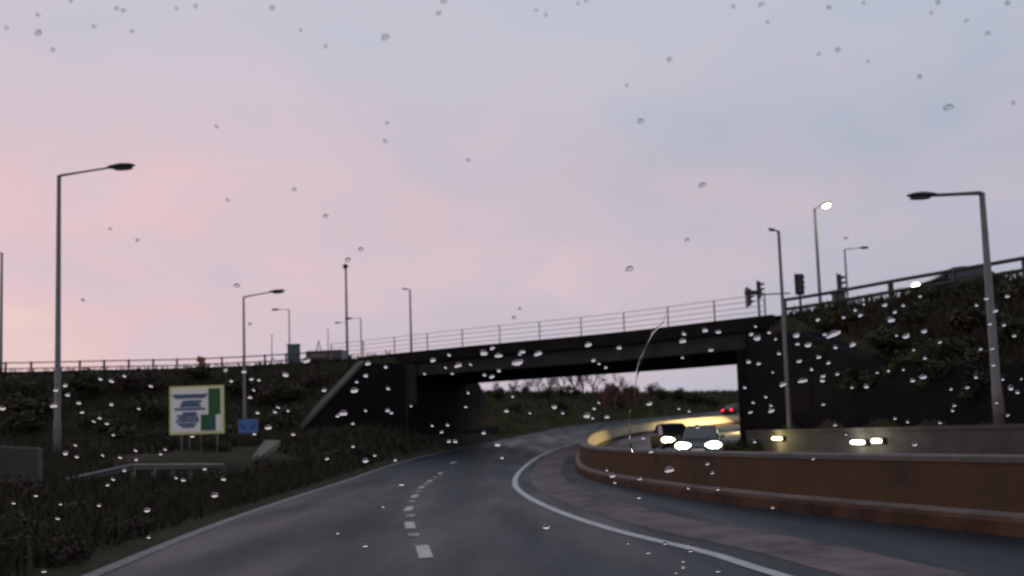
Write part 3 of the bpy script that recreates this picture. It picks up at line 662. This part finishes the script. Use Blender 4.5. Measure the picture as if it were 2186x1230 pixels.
# ------------------------------------------------------------------ cars
def car(loc, rz, paint, label, head=None, tail=None, spot=0, group='cars', spotcol=(1, .9, .7), aim=(87, 0, 70), hs=1.25):
    root = empty('car', loc, rz); tag(root, label, 'car', group)
    st = [(-2.1, .72, .38, .78), (-2.05, .8, .3, .92), (-1.4, .86, .24, .95), (0, .87, .22, .93), (1.2, .86, .24, .88), (1.9, .8, .28, .72), (2.1, .7, .36, .6)]
    rings = []
    for x, hw_, z0, z1 in st:
        zm = (z0+z1)/2
        rings.append([(x, -hw_*.9, z0), (x, -hw_, z0+.1), (x, -hw_, zm), (x, -hw_*.97, z1-.05), (x, -hw_*.86, z1), (x, hw_*.86, z1), (x, hw_*.97, z1-.05), (x, hw_, zm), (x, hw_, z0+.1), (x, hw_*.9, z0)])
    MB().loft(rings).build('body', paint, root, smooth=False, bevel=.02)
    rings = []
    for x, hb2, ht, z1 in ((-1.85, .72, .7, .97), (-1.3, .74, .6, 1.38), (-.3, .75, .62, 1.45), (.25, .75, .6, 1.4), (1.15, .74, .7, .92)):
        rings.append([(x, -hb2, .9), (x, -ht, z1-.03), (x, -ht*.9, z1), (x, ht*.9, z1), (x, ht, z1-.03), (x, hb2, .9)])
    MB().loft(rings).build('window', M_glassd, root, bevel=.01)
    rings = [[(x, -w2, z), (x, w2, z), (x, w2, z+.035), (x, -w2, z+.035)] for x, w2, z in ((-1.34, .56, 1.365), (-.3, .58, 1.445), (.2, .56, 1.405))]
    MB().loft(rings).build('roof', paint, root, bevel=.015)
    for sx in (-1.28, 1.32):
        for sy in (-1, 1):
            b = MB(); b.tube([(sx, sy*.68, .31), (sx, sy*.7, .31), (sx, sy*.84, .31), (sx, sy*.87, .31)], [.27, .31, .31, .27], 18); wh = b.build('wheel', M_tyre, root)
            b = MB(); b.tube([(sx, sy*.86, .31), (sx, sy*.882, .31)], .19, 14); b.build('rim', M_rim, wh)
    for s in (-1, 1):
        rings = [[(1.93+dx, s*.6+.27*hs*k*math.cos(a_), .62+.13*hs*k*math.sin(a_)+(.03 if s*math.cos(a_) > 0 else 0)) for a_ in [i*math.pi/6 for i in range(12)]] for dx, k in ((0, 1), (.13, .95), (.2, .5))]
        MB().loft(rings).build('headlight', head or M_off, root, smooth=True)
        rings = [[(-2.03-dx, s*.62+.17*k*math.cos(a_), .78+.11*k*math.sin(a_)) for a_ in [i*math.pi/6 for i in range(12)]] for dx, k in ((-.05, 1), (.06, .95), (.1, .6))]
        MB().loft(rings).build('tail_light', tail or M_off, root, smooth=True)
        b = MB(); b.box((.75, s*.95, .98), (.12, .2, .14)); b.build('mirror', paint, root, bevel=.02)
    b = MB(); b.box((2.1, 0, .45), (.06, .5, .12)); b.build('number_plate', M_white, root)
    b = MB(); b.box((2.06, 0, .58), (.06, .6, .1)); b.build('grille', M_dark, root)
    if spot:
        for s in (-1, 1):
            ld = bpy.data.lights.new('headlight_beam', 'SPOT'); ld.energy = spot; ld.color = spotcol; ld.spot_size = rad(aim[2]); ld.spot_blend = .8; ld.shadow_soft_size = .1
            lo = bpy.data.objects.new('headlight_beam', ld); COL.objects.link(lo); lo.parent = root; lo.location = (2.3, s*.6, .66); lo.rotation_euler = (rad(aim[0]), 0, rad(-90+aim[1]))
    return root
P_teal = mat('teal_car_paint', (.02, .05, .055), .3, coat=.5); P_blk = mat('black_car_paint', (.012, .012, .014), .35); P_grey = mat('grey_car_paint', (.05, .05, .055), .35)
def rzto(dx, dy): return math.atan2(dy, dx)
q = at(1489, 956, 33); car((q.x+.62, 33+2, zr1(35)), rzto(-.3, -1), P_teal, 'dark teal car with both headlights lit, nearest oncoming behind the barrier', M_head, spot=60)
q = at(1427, 942, 39.5); car((q.x+.62, 41.6, zr1(41.6)), rzto(.0, -1), P_blk, 'oncoming car half hidden behind the teal car, one headlight showing', emis('warm_headlight', (1, .86, .5), 8), spot=90)
car((20.8, 68.2, zr1(68.2)+.02), rzto(-.5, -.86), P_blk, 'oncoming black car hidden behind the right abutment, lighting the barrier bend', M_head, spot=6000, spotcol=(1, .72, .3), aim=(80, -6, 30))
car((31.5, 83, zr1(83)+.03), rzto(-.86, -.5), P_grey, 'oncoming grey car hidden behind the right abutment, headlights lighting the barrier', M_head, spot=26000, spotcol=(1, .72, .3), aim=(73, -10, 46))
q = at(1548, 873, 91.5); car((q.x+1.9, q.y+1.2, zr1(q.y+1)), rzto(.8, .55), P_blk, 'distant car with red tail lights leaving round the bend', None, M_tail)
q = at(696, 751, 58.5); van_ = empty('parked_van', (q.x, 59, 6.87), -.1); tag(van_, 'dark flat roofed van standing on the left ramp behind the fence', 'van', 'cars')
zt = q.z-6.87; b = MB()
b.loft([[(x, -.85, .3), (x, -.88, zt*.5), (x, -.8, zt-.06), (x, -.74, zt), (x, .74, zt), (x, .8, zt-.06), (x, .88, zt*.5), (x, .85, .3)] for x in (-1.32, -1.25, 1.2, 1.32)]); b.build('body', P_blk, van_, bevel=.03)
b = MB(); b.box((-.35, -.865, zt*.72), (1.2, .03, zt*.26)); b.build('window', mat('van_window', (.06, .06, .065), .15), van_)
b = MB(); b.box((0, 0, zt+.04), (2.72, 1.6, .07)); b.build('roof', P_blk, van_, bevel=.02)
for sx in (-.8, .85):
    for sy in (-1, 1):
        b = MB(); b.tube([(sx, sy*.7, .32), (sx, sy*.87, .32)], .32, 16); b.build('wheel', M_tyre, van_)
q = at(1945, 603, 37.6); van = car((q.x+2.0, 37.7, 7.08), rzto(-.96, .04), mat('matt_black_paint', (.01, .01, .012), .8, spec=.1), 'dark car with bright headlights on the upper road behind the parapet', emis('bright_headlight', (1, .95, .66), 14), hs=1.0); van.scale = (1, 1, 1.03)

# ------------------------------------------------------------------ vegetation
def leaf_clump(nl, seed, size=.11, flat=.8, stems=4):
    r = random.Random(seed); b = MB()
    lobes = [(Vector((r.uniform(-.55, .55), r.uniform(-.55, .55), r.uniform(.25, .75*flat+.2))), r.uniform(.28, .5)) for _ in range(7)]
    for _ in range(nl):
        c, R = r.choice(lobes); d = Vector((r.gauss(0, 1), r.gauss(0, 1), r.gauss(0, 1))).normalized()
        q = c+d*R*(r.random()**.4); q.z = max(q.z, .02)
        n = (d+Vector((r.uniform(-.8, .8), r.uniform(-.8, .8), r.uniform(-.2, .9)))).normalized()
        t = n.orthogonal().normalized(); t = (Matrix.Rotation(r.uniform(0, 6.28), 3, n) @ t); s2 = n.cross(t); s = size*r.uniform(.6, 1.5)
        b.add([q-t*s, q+s2*s*.5, q+t*s, q-s2*s*.5], [(0, 1, 2, 3)])
    return b
def stem_mb(seed, n=5, hgt=.7):
    r = random.Random(seed); b = MB()
    for _ in range(n):
        a = r.uniform(0, 6.28); b.tube([(0, 0, -.1), (.15*math.cos(a), .15*math.sin(a), hgt*.5), (.4*math.cos(a), .4*math.sin(a), hgt)], [.035, .025, .01], 5)
    return b
protos = []
for k in range(5):
    root = empty('shrub', (0, 0, -50)); 
    leaf_clump(1000, 30+k, .07+.015*(k % 2)).build('foliage', M_leafs[k % 3], root, fix=False)
    stem_mb(60+k).build('stem', M_bark, root)
    protos.append([root, False])
PRE = ['dark green bushy shrub', 'olive leafy shrub', 'brown winter shrub', 'dense green shrub', 'loose olive shrub']
rs = random.Random(11)
def shrub(x, y, sc, group, k=None):
    k = rs.randrange(5) if k is None else k
    root, used = protos[k]
    if used: root = copy_tree(root)
    else: protos[k][1] = True
    root.location = (x, y, hz(x, y)-.08); root.scale = (sc*rs.uniform(.9, 1.3), sc*rs.uniform(.9, 1.3), sc*rs.uniform(.7, 1.0)); root.rotation_euler = (0, 0, rs.uniform(0, 6.28))
    tag(root, None, 'shrub', group); later(root, PRE[k], (x, y, hz(x, y)+sc*.4)); return root
def on_ground(u, v, y0=6, y1=120):
    d = ray(u, v); yy = np.linspace(y0, y1, 500); px = d.x/d.y*yy; pz = EYE.z+d.z/d.y*yy
    h = height(px, yy); i = np.argmax(h >= pz)
    return (px[i], yy[i]) if h[i] >= pz[i] else None
def plant(lst, group, where):
    for u, v, spx, k in lst:
        g = on_ground(u, v)
        if g: shrub(g[0], g[1], spx*g[1]/FPX, group, k)
plant([(30, 1075, 60, 2), (70, 1150, 70, 0), (150, 1110, 55, 3), (210, 1090, 45, 1), (255, 1075, 40, 0), (330, 1085, 45, 2), (390, 1065, 40, 2), (450, 1040, 38, 0), (120, 1200, 70, 2), (260, 1150, 50, 2), (400, 1035, 34, 2), (560, 1010, 36, 2), (620, 1000, 32, 2), (690, 990, 30, 1), (20, 1200, 70, 1), (510, 1030, 32, 2), (770, 975, 30, 2), (840, 962, 28, 2), (720, 1000, 26, 0)], 'rough shrubs on the left verge', 'on the left verge')
plant([(40, 845, 55, 0), (90, 890, 60, 1), (190, 850, 60, 3), (215, 925, 50, 0), (300, 840, 55, 2), (330, 900, 60, 0), (270, 960, 50, 3), (520, 840, 45, 1), (580, 860, 50, 2), (640, 850, 45, 1), (600, 910, 50, 0), (680, 825, 40, 2), (500, 950, 45, 0), (340, 950, 45, 3), (60, 930, 55, 3), (420, 810, 40, 1), (460, 965, 40, 0)], 'shrubs on the left bank', 'on the left bank')
plant([(1830, 700, 55, 1), (1890, 760, 60, 3), (1960, 690, 60, 0), (2010, 770, 70, 0), (2080, 700, 60, 1), (2150, 740, 70, 3), (1840, 830, 60, 0), (1930, 850, 65, 3), (2030, 860, 70, 0), (2120, 850, 75, 0), (1760, 700, 45, 0), (2170, 650, 60, 1), (2180, 860, 70, 3), (1790, 770, 50, 0), (2060, 640, 45, 0), (1980, 650, 40, 3), (1870, 880, 60, 3), (2100, 780, 60, 1)], 'shrubs on the right bank', 'on the right bank')
for x, y in ((11.0, 40.2), (10.5, 38.7), (11.1, 38)):
    s_ = shrub(x, y, .75, 'shrubs at the foot of the right abutment', 0); s_.location.z = 0.02
plant([(1060, 850, 26, 1), (1110, 845, 28, 2), (1160, 850, 28, 0), (1210, 845, 30, 2), (1255, 842, 30, 3), (1300, 848, 28, 1), (1350, 846, 30, 3), (1400, 850, 30, 0), (1440, 855, 28, 1), (1480, 862, 26, 3), (1520, 866, 24, 0), (1180, 832, 26, 2), (1290, 832, 28, 2), (1380, 838, 24, 3), (1100, 880, 22, 1), (1200, 875, 22, 0), (1330, 872, 22, 1)], 'shrubs on the far bank', 'on the far bank')
for root, used in protos:
    if not used:
        for ch in list(root.children): bpy.data.objects.remove(ch)
        bpy.data.objects.remove(root)
# bare trees on the far bank
def bare_tree(seed, hgt):
    r = random.Random(seed); tr_ = MB(); tw = MB()
    def br(p, d, l, rad_, depth):
        q = p+d*l; (tr_ if depth < 1 else tw).tube([p, q], [rad_, rad_*.65], 5 if depth < 2 else 3, cap=False)
        if depth >= 5: return
        for _ in range(3 if depth else 5):
            nd = (d+Vector((r.gauss(0, .5), r.gauss(0, .5), r.uniform(-.1, .5)))).normalized(); br(p.lerp(q, r.uniform(.5, 1)), nd, l*r.uniform(.55, .8), rad_*.6, depth+1)
    br(Vector((0, 0, -.2)), Vector((0, 0, 1)), hgt*.36, hgt*.022, 0)
    return tr_, tw
tproto = []
for k in range(3):
    a, b = bare_tree(90+k, 4.5); root = empty('bare_tree', (0, 0, -60)); a.build('trunk', M_twig, root, fix=False); b.build('twigs', M_twig, root, fix=False); tproto.append([root, False])
for i, (u, v, sc) in enumerate([(1060, 838, .6), (1095, 838, .7), (1125, 838, .75), (1150, 838, .8), (1175, 838, .9), (1200, 836, 1.05), (1225, 835, 1.15), (1245, 836, 1.0), (1266, 836, 1.2), (1290, 836, 1.1), (1312, 836, 1.25), (1334, 838, 1.0), (1360, 842, .7), (1400, 842, .5)]):
    yy = 96+(i*37 % 9); q = at(u, v, yy); t_ = tproto[i % 3]
    root = t_[0] if not t_[1] else copy_tree(t_[0]); t_[1] = True
    root.location = (q.x, yy, hz(q.x, yy)-.2); root.scale = (sc,)*3; root.rotation_euler = (0, 0, i*1.3)
    tag(root, None, 'tree', 'bare trees on the far bank'); PEND.append((root, 'leafless reddish tree on the far bank', (u, v-15)))
# grass
def grass(name, region, n, hmin, hmax, wid, material, seed):
    r = np.random.default_rng(seed); x0, x1, y0, y1 = region
    px = r.uniform(x0, x1, n*3); py = r.uniform(y0, y1, n*3)
    sL, _ = sdist(px, py, Lp); sW, _ = sdist(px, py, W2); a, _ = sdist(px, py, Al); b, _ = sdist(px, py, Ar)
    ok = ((sL > .5) & ((a < -.2) | (a > 1.2))) | ((-sW > .8) & (-b > 1.2))
    e, _ = sdist(px, py, Up); ok &= (e < -.3) | (py > 66)
    ok &= ~((np.abs(px+11.2) < 2.6) & (py > 26) & (py < 33.5))      # mown in front of the road sign
    px, py = px[ok][:n], py[ok][:n]; pz = height(px, py); k = len(px)
    hh_ = r.uniform(hmin, hmax, k); an = r.uniform(0, 6.28, k); ln = r.uniform(-.5, .5, (k, 2))*hh_[:, None]; w2 = wid*r.uniform(.6, 1.4, k)
    dx, dy = np.cos(an)*w2, np.sin(an)*w2
    V = np.stack([np.stack([px-dx, py-dy, pz-.03], 1), np.stack([px+dx, py+dy, pz-.03], 1), np.stack([px+ln[:, 0]*.5+dx*.6, py+ln[:, 1]*.5+dy*.6, pz+hh_*.65], 1), np.stack([px+ln[:, 0], py+ln[:, 1], pz+hh_], 1)], 1).reshape(-1, 3)
    I = np.arange(k)*4; Fs = np.stack([I, I+1, I+2, I+3], 1)
    me = bpy.data.meshes.new(name); me.from_pydata(V.tolist(), [], Fs.tolist()); me.materials.append(material)
    o = bpy.data.objects.new(name, me); COL.objects.link(o); return o
tag(grass('verge_grass', (-18, -3, 5, 30), 26000, .12, .45, .02, M_grass, 1), 'rough dark grass on the left verge beside the road', 'grass', kind='stuff')
tag(grass('bank_grass', (-50, -5, 30, 58), 30000, .2, .6, .05, M_grass, 2), 'dark grass covering the left bank below the fence', 'grass', kind='stuff')
tag(grass('far_bank_grass', (-5, 60, 66, 125), 30000, .25, .7, .07, M_grassf, 3), 'grass on the far bank seen under the bridge', 'grass', kind='stuff')
tag(grass('right_bank_grass', (12, 34, 8, 42), 22000, .2, .6, .04, M_grass, 4), 'dark grass covering the right bank above the grey wall', 'grass', kind='stuff')

# ------------------------------------------------------------------ rain on the windscreen
RAKE = rad(42); T_ = Vector((0, -math.cos(RAKE), math.sin(RAKE))); NW = Vector((0, math.sin(RAKE), math.cos(RAKE))); P0 = Vector((0, .7, 1.4))
def on_glass(u, v):
    d = ray(u, v); t = (P0-EYE).dot(NW)/d.dot(NW); return EYE+d*t, t
def drop_mesh(seed):
    r = random.Random(seed); n = 14; b = MB(); ph = [r.uniform(0, 6.28) for _ in range(3)]
    f = lambda a: 1+.12*math.sin(2*a+ph[0])+.08*math.sin(3*a+ph[1])
    rings = []
    for k in range(5):
        th = k/5*math.pi/2; rings.append([(.5*math.cos(th)*f(i/n*6.28318)*math.cos(i/n*6.28318), .5*math.cos(th)*f(i/n*6.28318)*math.sin(i/n*6.28318), math.sin(th)) for i in range(n)])
    vs = [q for R in rings for q in R]+[(0, 0, 1)]
    fs = [(k*n+i, k*n+(i+1) % n, (k+1)*n+(i+1) % n, (k+1)*n+i) for k in range(4) for i in range(n)]+[(4*n+i, 4*n+(i+1) % n, 5*n) for i in range(n)]+[tuple(range(n-1, -1, -1))]
    b.add(vs, fs); me = bpy.data.meshes.new('raindrop'); me.from_pydata(b.v, [], b.f); me.materials.append(M_water)
    me.polygons.foreach_set('use_smooth', [len(p.vertices) < 6 for p in me.polygons]); me.update(); return me
DM = [drop_mesh(k) for k in range(5)]
def drop(u, v, wpx, hpx, tilt, pre):
    c, t = on_glass(u, v); sc = t/FPX*ray(u, v).dot(F_)
    me = DM[rd.randrange(5)]; o = bpy.data.objects.new('raindrop', me); COL.objects.link(o)
    a = (Vector((1, 0, 0))*math.cos(tilt)+T_*math.sin(tilt)*1.4).normalized(); b = NW.cross(a)
    wd, hd = wpx*sc, hpx*sc/.62
    M = Matrix((a*wd, b*hd, NW*(.62*min(wd, hd)))).transposed().to_4x4(); M.translation = c+NW*.0003
    o.matrix_world = M; tag(o, None, 'raindrop', 'raindrops on the windscreen'); PEND.append((o, pre, (u, v)))
rd = random.Random(3)
DARK = "13,60 81,71L 112,107M 200,57 248,19M 262,23 376,18 417,14 581,18M 695,100 462,271 150,1 80,33 947,2M 936,29M 822,80L 1145,22 1165,32 1234,8 1251,2 1429,128M 1338,183 826,264 1368,259L 1000,343 1566,15 1625,10M 1639,49 1770,17M 1844,7 2003,6M 2152,8M 1989,28 2064,45 2110,72M 1789,107M 1749,116 1854,132 1964,165M 2026,230X 2164,221 1500,396L 628,405M 486,428 695,462M 235,490 293,514 177,642 533,693 770,533M 742,556L 1344,575L 505,611M 1110,660 1097,679 1467,513M 1806,510 1806,571 281,68 642,65 822,302"
BRIGHT = "213,811 236,815M 264,804 119,835M 138,825 144,845M 114,868L 167,862 174,882 237,865M 212,894 199,901 227,906 241,930 295,874 321,826 160,952 139,970M 163,977 218,973 255,978 288,963 290,983 265,1006M 240,1025 229,1037 128,1078 122,1109 28,1076 211,1081 313,1092M 317,1149 342,971 352,961 410,933 375,1022 390,1027 436,1003 476,1025M 457,1060L 480,791M 520,795M 493,815 541,834 533,850 3,874M 92,1222 75,1060 654,772L 583,769 608,802L 479,793 552,813 536,811 692,835M 593,871 586,881 549,883 614,878 572,915L 625,929M 542,928 785,778M 823,785M 781,804M 761,817 756,836L 828,831M 877,868 827,878M 835,883 780,878 732,885L 720,890 753,906 753,955 800,974 780,986M 698,981 844,984 958,759M 924,771M 978,782L 951,786 965,799 1004,779 906,799 1032,756L 1051,745M 1064,761L 1115,753M 1109,757 1149,757L 1105,777X 1065,793M 1034,802 1050,806M 1256,738L 1267,771M 1279,778 1293,786 1289,815M 999,840 994,870 922,910 955,909 943,924 958,944 971,944M 1094,848 1081,879M 1131,883 1184,871M 1201,883 1254,890L 1278,861 1269,874 1265,894 1033,926M 1061,951L 1072,979 857,1036M 1322,744M 1460,714M 1505,707M 1534,710M 1458,730L 1457,765 1518,749M 1604,715M 1618,724L 1613,698 1642,711 1656,725 1663,756M 1598,774M 1620,778 1650,796 1672,823L 1590,829 1635,849 1608,861 1646,867 1647,879M 1602,882 1387,864M 1471,879 1449,874 1296,892M 1373,937 1390,966M 1611,944M 1429,1006X 1307,1018M 1367,1024 1312,1032 1469,1044 1532,1046 1364,1064M 1511,992 1521,1011 1650,1085M 1489,914 1890,653M 1929,654 1911,667M 1965,634 1903,685L 1826,663M 1837,675 1801,679 1746,684M 1844,650 1780,716X 1761,716 1821,738M 1784,743M 1748,764M 1769,776M 1788,800 1701,718L 1703,736 1726,739M 1707,773M 1714,815L 1733,790 1756,814M 1758,805 1758,865 1819,828 1850,827M 1873,797 1897,793 1929,790 1975,766 1972,807L 1949,814M 1951,748 1936,720L 1914,717 1974,709M 2007,732 2085,653 2107,639 2126,665M 2114,693 2144,696 2151,634 2166,718M 2119,746 2094,747 2121,781 2084,806M 2066,829 2031,832 2038,867 2034,878 2128,861 2159,830L 2173,839M 2141,811 2181,810 2152,888 1938,902 2007,904 1911,895 1783,909 1954,951M 1736,981 1806,928 1167,1128L 780,1167M 817,1083 720,1140 1340,1161 1420,1162M 1469,1166 1475,1178 1384,1182 1458,1200 1459,1213 1443,1224 1533,1221M 1295,1005"
def parse(s, dark):
    for tk in s.split():
        sz = tk[-1] if tk[-1] in 'LMX' else 'S'; u, v = map(float, tk.strip('LMX').split(','))
        wpx, hpx, nm = {'S': (8.5, 5.6, 'tiny round'), 'M': (11.5, 7, 'small oval'), 'L': (17, 8.5, 'larger oval'), 'X': (27, 10, 'long streaky')}[sz]
        drop(u, v, wpx*rd.uniform(.7, 1.2)*(.95 if dark else 1.05), hpx*rd.uniform(.85, 1.15)*(.8 if dark else 1.05), rd.uniform(.15, .5), f'{nm} raindrop')
parse(DARK, True); parse(BRIGHT, False)
# the trickle running down the glass
pts = [(1428, 655), (1415, 690), (1392, 712), (1380, 735), (1368, 765), (1362, 790), (1356, 825), (1350, 860), (1345, 890), (1346, 915), (1344, 945), (1352, 966)]
wt = MB(); rg = []
gp = [on_glass(*q)[0] for q in pts]; hgts = [.03, .05, .09, .05, .14, .06, .04, .1, .03, .05, .06, .3]; wds = [.0003, .0005, .0011, .0007, .0009, .0013, .0006, .0009, .0004, .0007, .0005, .0014]
for i, q in enumerate(gp):
    t = (gp[min(i+1, len(gp)-1)]-gp[max(i-1, 0)]).normalized(); sd2 = NW.cross(t)
    rg.append([q+sd2*(math.cos(k*math.pi/8)*wds[i])+NW*(.0003+math.sin(k*math.pi/8)*hgts[i]*wds[i]) for k in range(9)])
wt.loft(rg)
tag(wt.build('water_trickle', M_water), 'thin trickle of rainwater running down the windscreen, crossing the bridge', 'water trickle')
finish_labels()
# bonnet of the car the photograph is taken from, just below the frame
bn = MB(); bn.loft([[(-hw_, y, z-.5), (-hw_, y, z-.12), (-hw_*.9, y, z-.02), (-hw_*.4, y, z), (hw_*.4, y, z), (hw_*.9, y, z-.02), (hw_, y, z-.12), (hw_, y, z-.5)] for y, z, hw_ in ((.95, .98, .85), (1.5, .93, .86), (2.0, .84, .82), (2.25, .7, .74))])
tag(bn.build('car_bonnet', P_blk, smooth=False, bevel=.02), 'black bonnet of the viewing car under the wet windscreen', 'car bonnet')
